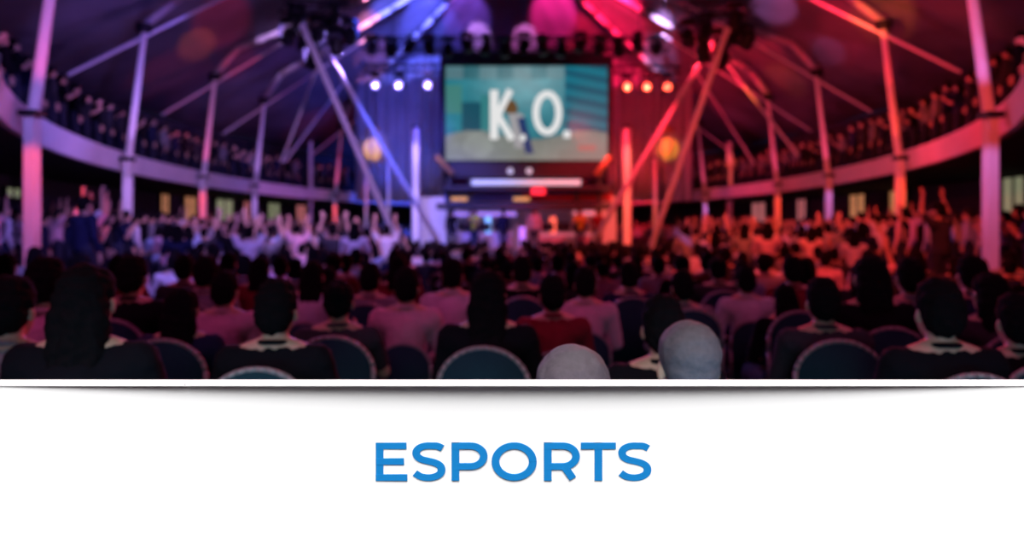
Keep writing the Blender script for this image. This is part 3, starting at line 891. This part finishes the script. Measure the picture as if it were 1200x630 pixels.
def make_person(pose, hair):
    J = pose_joints(pose)
    bm = bmesh.new()
    capsule(bm, J['pel'], .125, J['wai'], .115); capsule(bm, J['wai'], .115, J['che'], .130)
    for k in 'lr':
        capsule(bm, J['che'] + Vector((0, 0, .02)), .10, J['sh' + k] + Vector((0, 0, -.01)), .062)
        capsule(bm, J['nk'], .058, J['sh' + k], .05)
        capsule(bm, J['sh' + k], .056, J['el' + k], .042); capsule(bm, J['el' + k], .040, J['wr' + k], .026)
        capsule(bm, J['pel'], .10, J['hip' + k], .10); capsule(bm, J['hip' + k], .088, J['kn' + k], .056); capsule(bm, J['kn' + k], .056, J['an' + k], .038)
        capsule(bm, J['an' + k], .036, J['to' + k], .034)
        hand(bm, J['wr' + k], J['hd' + k], J['pn' + k], -1 if k == 'l' else 1)
    capsule(bm, J['nk'], .056, J['hd'] + Vector((0, -.01, -.03)), .054)
    head_shape(bm, J['hd'])
    me = fuse(bm, .0085, 'body_' + pose, 2)
    h = J['hd']
    me.materials.append(M['skin']); me.materials.append(M['eye']); me.materials.append(M['lip'])
    for p in me.polygons:
        c = p.center
        if c.y > h.y + .06:
            for s in (-1, 1):
                if abs(c.x - h.x - s * .030) < .012 and abs(c.z - h.z - .004) < .006: p.material_index = 1
            if abs(c.x) < .022 and abs(c.z - h.z + .058) < .008: p.material_index = 2
    root = bpy.data.objects.new('person', me); COL.objects.link(root)
    # shirt
    bm = bmesh.new()
    capsule(bm, J['pel'] + Vector((0, 0, .02)), .143, J['wai'], .135); capsule(bm, J['wai'], .135, J['che'], .148)
    for k in 'lr':
        capsule(bm, J['che'] + Vector((0, 0, .02)), .112, J['sh' + k] + Vector((0, 0, -.012)), .076)
        capsule(bm, J['nk'] + Vector((0, -.005, -.03)), .06, J['sh' + k], .064)
        e = J['sh' + k].lerp(J['el' + k], .72 if pose in ('seat_clap', 'stand_clap', 'stand_cheer') else 1.0)
        capsule(bm, J['sh' + k], .071, e, .056)
        if pose in ('seat_lap', 'stand_rest'):
            capsule(bm, J['el' + k], .054, J['el' + k].lerp(J['wr' + k], .85), .040)
    me = fuse(bm, .014, 'shirt_' + pose, 3, .006)
    me.materials.append(M['cloth'])
    sh = bpy.data.objects.new('shirt', me); COL.objects.link(sh); sh.parent = root
    bm = bmesh.new(); 
    for i in range(20):
        a = 2 * PI * i / 20; b = 2 * PI * (i + 1) / 20
        n0 = J['nk'] + Vector((0, .0, .012))
        bar(bm, n0 + Vector((.066 * math.cos(a), .066 * math.sin(a), -.012 * math.sin(a))), n0 + Vector((.066 * math.cos(b), .066 * math.sin(b), -.012 * math.sin(b))), .011, .011, 6)
    me = bpy.data.meshes.new('collar'); bm.to_mesh(me); bm.free(); me.materials.append(M['cloth'])
    co = bpy.data.objects.new('collar', me); COL.objects.link(co); co.parent = sh
    # trousers
    bm = bmesh.new()
    for k in 'lr':
        capsule(bm, J['pel'] + Vector((0, 0, -.01)), .118, J['hip' + k], .112); capsule(bm, J['hip' + k], .104, J['kn' + k], .072); capsule(bm, J['kn' + k], .072, J['an' + k] + Vector((0, 0, .02)), .056)
    me = fuse(bm, .015, 'trousers_' + pose, 2, .004); me.materials.append(M['jeans'])
    o = bpy.data.objects.new('trousers', me); COL.objects.link(o); o.parent = root
    for k in 'lr':
        bm = bmesh.new(); capsule(bm, J['an' + k] + Vector((0, -.02, -.035)), .046, J['to' + k], .042)
        for v in bm.verts: v.co.z = max(v.co.z, .002)
        me = fuse(bm, .012, 'shoe', 1); me.materials.append(M['shoe'])
        o = bpy.data.objects.new('shoe', me); COL.objects.link(o); o.parent = root
    # hair
    if hair:
        bm = bmesh.new()
        ball(bm, h + Vector((0, -.020, .045)), .090, .102, .094, 20, 14)
        if hair == 'crop':
            ball(bm, h + Vector((0, -.045, .0)), .080, .070, .080)
        elif hair == 'short':
            ball(bm, h + Vector((0, -.050, -.005)), .088, .076, .090)
            ball(bm, h + Vector((0, .045, .088)), .060, .040, .030); ball(bm, h + Vector((0, -.01, .10)), .078, .085, .055)
        elif hair == 'long':
            ball(bm, h + Vector((0, -.055, -.01)), .096, .074, .11)
            capsule(bm, h + Vector((-.045, -.065, -.05)), .058, h + Vector((-.05, -.085, -.22)), .045)
            capsule(bm, h + Vector((.045, -.065, -.05)), .058, h + Vector((.05, -.085, -.22)), .045)
            capsule(bm, h + Vector((0, -.075, -.05)), .06, h + Vector((0, -.10, -.25)), .045)
        elif hair == 'bun':
            ball(bm, h + Vector((0, -.050, .0)), .086, .074, .085); ball(bm, h + Vector((0, -.12, .075)), .045)
        me = fuse(bm, .010, 'hair_' + hair, 2, .004 if hair == 'crop' else .010); me.materials.append(M['greyhair'] if hair == 'crop' else M['hair'])
        o = bpy.data.objects.new('hair', me); COL.objects.link(o); o.parent = root
    remember(root)
    return root


T = {
    'seat_short': make_person('seat_lap', 'short'), 'seat_long': make_person('seat_lap', 'long'), 'seat_grey': make_person('seat_lap', 'crop'),
    'seat_bun': make_person('seat_clap', 'bun'), 'seat_wave': make_person('seat_wave', 'short'),
    'cheer': make_person('stand_cheer', 'short'), 'clap': make_person('stand_clap', 'long'), 'rest': make_person('stand_rest', 'short'),
}
HEADTOP = {'seat': 1.345, 'stand': 1.755}
used = set()
people = []
hairword = {'seat_short': 'short dark hair', 'seat_long': 'long dark hair', 'seat_grey': 'cropped grey hair', 'seat_bun': 'dark hair in a bun', 'seat_wave': 'short dark hair',
            'cheer': 'short dark hair', 'clap': 'long dark hair', 'rest': 'short dark hair'}
posew = {'seat_short': 'seated', 'seat_long': 'seated', 'seat_grey': 'seated', 'seat_bun': 'seated', 'seat_wave': 'waving', 'cheer': 'cheering', 'clap': 'clapping', 'rest': 'standing'}
CLOTH = {'black': (.006, .006, .009), 'dark grey': (.04, .04, .05), 'navy': (.015, .02, .06), 'grey': (.22, .22, .24), 'white': (.62, .60, .66), 'pale pink': (.65, .42, .50), 'red': (.20, .02, .03), 'pale blue': (.35, .45, .65), 'yellow': (.55, .65, .05)}


def put_person(kind, loc, rz, sc, cloth, label, group=None):
    src = T[kind]
    if kind not in used:
        used.add(kind); o = src
    else:
        o = copy_tree(src)
    o.location = loc; o.rotation_euler = (0, 0, rz); o.scale = (sc, sc, sc)
    col = (*CLOTH[cloth], 1)
    o.color = col
    for c in o.children:
        c.color = col
        for g in c.children: g.color = col
    tag(o, label, 'person', group)
    return o


# ---- chair
def make_chair():
    root = empty('banquet_chair')
    bm = bmesh.new(); box(bm, -.22, .22, -.19, .24, .40, .455); bmesh.ops.bevel(bm, geom=bm.edges[:], offset=.02, segments=3, affect='EDGES')
    build('seat', bm, M['chair_cloth'], root, True)
    prof = [(-.205, .50), (-.215, .75)] + [(-.215 * math.cos(a), .83 + .20 * math.sin(a)) for a in [i * PI / 16 for i in range(1, 16)]] + [(.215, .75), (.205, .50)]
    bm = bmesh.new()
    fr = [bm.verts.new((x, -.252 - .0, z)) for x, z in prof]; bk = [bm.verts.new((x, -.212, z)) for x, z in prof]
    bm.faces.new(fr); bm.faces.new(bk[::-1]); n = len(prof)
    for i in range(n): bm.faces.new((fr[i], fr[(i + 1) % n], bk[(i + 1) % n], bk[i]))
    bmesh.ops.bevel(bm, geom=[e for e in bm.edges if abs(e.verts[0].co.y - e.verts[1].co.y) < 1e-5], offset=.010, segments=3, affect='EDGES')
    build('backrest', bm, M['chair_cloth'], root, True)
    bm = bmesh.new(); tube(bm, [Vector((x * 1.05, -.232, z if i not in (0, n - 1) else .44)) for i, (x, z) in enumerate(prof)], .013, 8); build('back_frame', bm, M['chair_metal'], root, True)
    for sx in (-1, 1):
        bm = bmesh.new(); tube(bm, [Vector((sx * .205, .20, .41)), Vector((sx * .215, .23, 0))], .013, 8); build('leg', bm, M['chair_metal'], root)
        bm = bmesh.new(); tube(bm, [Vector((sx * .215, -.232, .45)), Vector((sx * .215, -.27, 0))], .013, 8); build('leg', bm, M['chair_metal'], root)
    bm = bmesh.new(); tube(bm, [Vector((-.205, .19, .39)), Vector((.205, .19, .39)), Vector((.215, -.22, .41)), Vector((-.215, -.22, .41)), Vector((-.205, .19, .39))], .012, 6); build('seat_frame', bm, M['chair_metal'], root)
    remember(root); return root


chair0 = make_chair(); chair_used = [False]


def put_chair(loc, rz, label, sc=1.0):
    if chair_used[0]: o = copy_tree(chair0)
    else: o = chair0; chair_used[0] = True
    o.location = loc; o.rotation_euler = (0, 0, rz); o.scale = (sc, sc, sc)
    tag(o, label, 'chair', 'banquet chairs in the audience')


# hand-placed front spectators: px centre, head-top y, head width px, kind, cloth, chair, label
near = [
    (672, 401, 92, 'seat_grey', 'dark grey', 0, 'person with cropped grey hair behind the barrier above letter R'),
    (810, 373, 75, 'seat_grey', 'dark grey', 0, 'person with larger cropped grey head behind the barrier, right'),
    (98, 306, 56, 'seat_long', 'black', 1, 'person in black with biggest dark head at the left'),
    (50, 302, 40, 'seat_short', 'pale pink', 1, 'person in pale pink shirt nearest the left edge'),
    (153, 300, 34, 'seat_short', 'black', 1, 'person in black just right of biggest dark head'),
    (262, 318, 42, 'seat_short', 'pale pink', 1, 'person in pale pink shirt left of empty chair'),
    (212, 335, 46, 'seat_long', 'navy', 1, 'person in navy between two pale pink shirts at left'),
    (322, 328, 48, 'seat_short', 'black', 1, 'person in black with short hair behind left empty chair'),
    (396, 326, 40, 'seat_bun', 'dark grey', 1, 'person in dark grey with a bun, left of centre'),
    (476, 314, 39, 'seat_short', 'pale pink', 1, 'person in pale pink shirt above letter S, left of centre'),
    (530, 303, 36, 'seat_short', 'white', 1, 'person in white shirt below the left end of stage'),
    (572, 314, 41, 'seat_long', 'black', 1, 'person in black with long hair just left of centre'),
    (648, 322, 41, 'seat_short', 'red', 1, 'person in dark red top just right of centre'),
    (686, 313, 29, 'seat_short', 'pale pink', 1, 'person in pale pink shirt right of dark red top'),
    (738, 307, 28, 'seat_short', 'navy', 1, 'person in navy below the orange stage post'),
    (778, 347, 52, 'seat_short', 'black', 1, 'person in black left of larger cropped grey head'),
    (801, 317, 28, 'seat_short', 'grey', 1, 'person in grey behind the larger cropped grey head'),
    (875, 312, 29, 'seat_short', 'white', 1, 'person in white shirt right of larger grey head'),
    (921, 342, 40, 'seat_long', 'black', 1, 'person in black with long hair right of white shirt'),
    (966, 326, 43, 'seat_short', 'dark grey', 1, 'person in dark grey left of tallest dark head'),
    (1022, 297, 41, 'seat_long', 'black', 1, 'person in black with the tallest dark head, right'),
    (1068, 303, 33, 'seat_short', 'grey', 1, 'person in grey right of the tallest dark head'),
    (1104, 328, 50, 'seat_short', 'black', 1, 'person in black with broad back near right edge'),
    (1163, 317, 46, 'seat_long', 'dark grey', 1, 'person in dark grey near the right edge'),
    (8, 325, 50, 'seat_short', 'grey', 1, 'person in grey cut by the left edge of the frame'),
    (1196, 345, 50, 'seat_short', 'black', 1, 'person in black cut by the right edge of the frame'),
    (433, 308, 30, 'seat_short', 'grey', 1, 'person in grey behind the bun, left of centre'),
    (366, 304, 30, 'seat_long', 'white', 1, 'person in white shirt with long hair left of centre'),
    (240, 300, 30, 'seat_short', 'grey', 1, 'person in grey behind pale pink shirt at the left'),
    (612, 300, 27, 'seat_short', 'black', 1, 'person in black in the middle below the stage'),
    (930, 300, 27, 'seat_short', 'red', 1, 'person in red top behind long dark hair, right'),
    (1140, 300, 30, 'seat_short', 'navy', 1, 'person in navy behind the broad black back, right'),
    (842, 300, 27, 'seat_bun', 'dark grey', 1, 'person in dark grey with a bun, right of centre'),
]
placed = []
colpos = [ell(FA - .25, FB - .25, ang_for_px(c_[0], FA - .25, FB - .25)) for c_ in cols]
colpos += [Vector((P(a_, 0, d_).x, d_, 0)) for a_, d_ in ((855, 36), (364, 36))] + [Vector(o_.location) for o_ in COL.objects if o_.name.startswith('leaning_mast')]


def clear(x, y, r=.5):
    return all((x - c.x) ** 2 + (y - c.y) ** 2 > r * r for c in colpos)


for px, ty, wpx, kind, cl_, ch, lab in sorted(near, key=lambda q: -q[2]):
    d = .178 * FPX / wpx
    z = EYE - (ty - HOR) / FPX * d
    sc = max(.90, min(1.09, z / HEADTOP['seat']))
    for step_ in range(40):                      # move back along the row until there is room
        x = (px - 600) / FPX * d
        if all(abs(x - a) > (.33 if wpx > 70 else .50) or abs(d - b) > .80 for a, b in placed): break
        d += .06
    z = EYE - (ty - HOR) / FPX * d
    sc = max(.88, min(1.09, z / HEADTOP['seat']))
    rz = math.atan2(x * .6, 28 - d) * -1 + random.uniform(-.08, .08)
    put_person(kind, (x, d, 0), rz, sc, cl_, lab, 'front audience')
    placed.append((x, d))
    if ch: put_chair((x, d, 0), rz, 'rounded chair back of the ' + lab, .80 if cl_ in ('pale pink', 'white', 'red') else .97)
# extra empty chair backs directly behind the barrier
for px, ty, wpx, lab in ((336, 396, 86, 'empty dark chair with rounded back near the barrier, left of centre'), (475, 368, 88, 'empty dark chair with tall rounded back near the barrier above the letter E'),
                         (548, 392, 92, 'empty dark chair with rounded back near the barrier above the letter P'), (1010, 402, 90, 'empty dark chair with rounded back near the barrier at the right'),
                         (736, 392, 80, 'empty dark chair with rounded back near the barrier between the two grey heads')):
    d = .45 * FPX / wpx
    zt_ = EYE - (ty - HOR) / FPX * d
    d = d - .0
    x = (px - 600) / FPX * (d - .25)
    if all((x - a) ** 2 + (d - b) ** 2 > .25 for a, b in placed):
        put_chair((x, d + .05, 0), random.uniform(-.06, .06), lab, zt_ / 1.045); placed.append((x, d))

# rows further back


def y_in(x, y):
    return (x / (FA - 2.1)) ** 2 + ((y - CY) / (FB - 2.1)) ** 2 < 1


rows_ = []
k = 0; d = 6.55
while d < 25.5:
    hw = min(.80 * d + .4, 8.8 if d < 12 else 9.2)
    x = -hw; r = []
    while x < hw:
        xx = x + random.uniform(-.05, .05); dd = d + random.uniform(-.12, .12)
        gap = abs(abs(xx) - 4.2) < .45
        inside = y_in(xx, dd) if dd > 10 else True
        if not gap and inside and clear(xx, dd) and all((abs(xx - a) > .46 or abs(dd - b) > .75) for a, b in placed):
            r.append((xx, dd))
        x += .64
    rows_.append(r); k += 1; d += .95
indiv = 0; stuff = []
CH1 = ['black', 'black', 'dark grey', 'navy', 'grey', 'pale pink', 'white', 'dark grey', 'red', 'pale blue']
CH2 = ['white', 'grey', 'pale pink', 'pale blue', 'white', 'black', 'dark grey', 'navy']
for ri, r in enumerate(rows_):
    r.sort()
    for i, (x, y) in enumerate(r):
        px = 600 + x / y * FPX
        centre = 470 < px < 800
        far = y > 11.5 and not centre
        kd = random.choices(['seat_short', 'seat_long', 'seat_bun', 'seat_wave', 'cheer', 'clap'], [5, 3, 1, .8, .1, .1] if not far else [2, 1, 1, 1.5, 3, 2.2])[0]
        if centre: kd = random.choice(['seat_short', 'seat_long', 'seat_short', 'seat_bun'])
        cl_ = random.choice(CH1 if y < 9 or centre else CH2)
        sc = random.uniform(.93, 1.05) * (.97 if not centre else .93)
        rz = -math.atan2(x * .7, 30 - y) + random.uniform(-.25, .25)
        if indiv < 215:
            side = 'left' if x < 0 else 'right'
            n = (i + 1) if x < 0 else (len(r) - i)
            put_person(kd, (x, y, 0), rz, sc, cl_, '%s person in %s, %s from the %s, %s row behind the front group' % (posew[kd], cl_, ordn[n - 1], side, ordn[ri]), 'audience in the rows behind')
            indiv += 1
        else:
            stuff.append((kd, (x, y, 0), rz, sc, cl_))
# standing places under the balcony and on the balcony
for level, z0, lab0, offs in (('under', .32, 'under the balcony', (-1.1, .7, 2.0)), ('on', FZ + .02, 'on the balcony', (.55, 1.3))):
    for s in (-1, 1):
        for oi, off in enumerate(offs):
            n = 0; t = R(140)
            while t > R(18):
                a, b = FA + off, FB + off
                p = ell(a, b, s * t)
                step = .72 + random.uniform(-.1, .2)
                t -= step / math.hypot(a * math.cos(t), b * math.sin(t))
                if p.y < 9 or abs(p.x / p.y) > .82 or not clear(p.x, p.y): continue
                n += 1
                kd = random.choice(['cheer', 'clap', 'rest', 'clap', 'rest']) if level == 'under' else random.choice(['rest', 'clap', 'rest'])
                cl_ = random.choice(CH2 if level == 'under' else ['black', 'dark grey', 'navy', 'black', 'grey'])
                face = math.atan2(-(0 - p.x), (24 - p.y)) if abs(24 - p.y) > .1 else 0
                face = math.atan2(p.x, (30 - p.y) if p.y < 29 else 1.0)
                zz = z0 + (off - .12) * .06 if level == 'on' else z0
                if n <= 14 and oi == 0 and p.y < 24 or (level == 'under' and oi == 1 and n <= 6):
                    sd = 'left' if s < 0 else 'right'
                    put_person(kd, (p.x, p.y, zz), face, random.uniform(.93, 1.04), cl_, '%s person in %s %s, %s from %s edge, %s line' % (posew[kd], cl_, lab0, ordn[n - 1], sd, ('front', 'middle', 'rear')[oi]), 'spectators %s' % lab0)
                else:
                    stuff.append((kd, (p.x, p.y, zz), face, random.uniform(.93, 1.04), cl_))
# people on the stage
for px, d, kd, cl_, lab, rz in ((530, 28.0, 'rest', 'black', 'person in black standing at the left end of the stage', 0), (556, 27.6, 'clap', 'yellow', 'person in yellow on the blue side of the stage', 2.6),
                                (590, 27.7, 'rest', 'navy', 'person in navy standing by the middle of the stage', .3), (626, 27.7, 'rest', 'white', 'person in white standing in the middle of the stage', PI),
                                (680, 27.5, 'clap', 'yellow', 'person in a bright yellow-green top on the red side of the stage', PI), (700, 28.4, 'rest', 'red', 'person in red at the right end of the stage', PI)):
    put_person(kd, (P(px, 0, d).x, d, .75), rz, 1.0, cl_, lab, 'people on the stage')

# the remaining crowd as one object
import array
LOW = {}


def low(kind):
    if kind in LOW: return LOW[kind]
    out = []
    root = T[kind]
    for o in [root] + kids[root]:
        if o.name.startswith('shoe'): continue
        tmp = bpy.data.objects.new('tmp', o.data); COL.objects.link(tmp)
        m = tmp.modifiers.new('d', 'DECIMATE'); m.ratio = .012 if o is root else .035
        bpy.context.view_layer.update()
        me = evaluated(tmp, 'low')
        role = 'skin' if o is root else o.name.split('.')[0]
        vs = [v.co.copy() for v in me.vertices]; fs = [tuple(p.vertices) for p in me.polygons]
        bpy.data.meshes.remove(me)
        out.append((role, vs, fs))
    LOW[kind] = out
    return out


V = []; F = []; C = []
for kd, loc, rz, sc, cl_ in stuff:
    mt = Matrix.Translation(loc) @ Matrix.Rotation(rz, 4, 'Z') @ Matrix.Scale(sc, 4)
    for role, vs, fs in low(kd):
        col = {'skin': (.5, .32, .24), 'hair': (.015, .012, .012), 'trousers': (.02, .025, .05)}.get(role, CLOTH[cl_])
        b0 = len(V)
        V.extend((mt @ v)[:] for v in vs); F.extend(tuple(i + b0 for i in f) for f in fs); C.extend([(*col, 1.0)] * len(vs))
me = bpy.data.meshes.new('spectator_crowd'); me.from_pydata(V, [], F)
ca = me.color_attributes.new('Col', 'FLOAT_COLOR', 'POINT')
flat = array.array('f', [x for c in C for x in c]); ca.data.foreach_set('color', flat)
o = link('spectator_crowd', me, None, M['crowd'], True)
tag(o, 'dense far crowd filling the floor below the stage and the balconies', 'crowd', kind='stuff')
for k_ in list(T):
    if k_ not in used:
        for c in kids[T[k_]]: bpy.data.objects.remove(c)
        bpy.data.objects.remove(T[k_])
print('people individual', indiv, 'stuff', len(stuff))
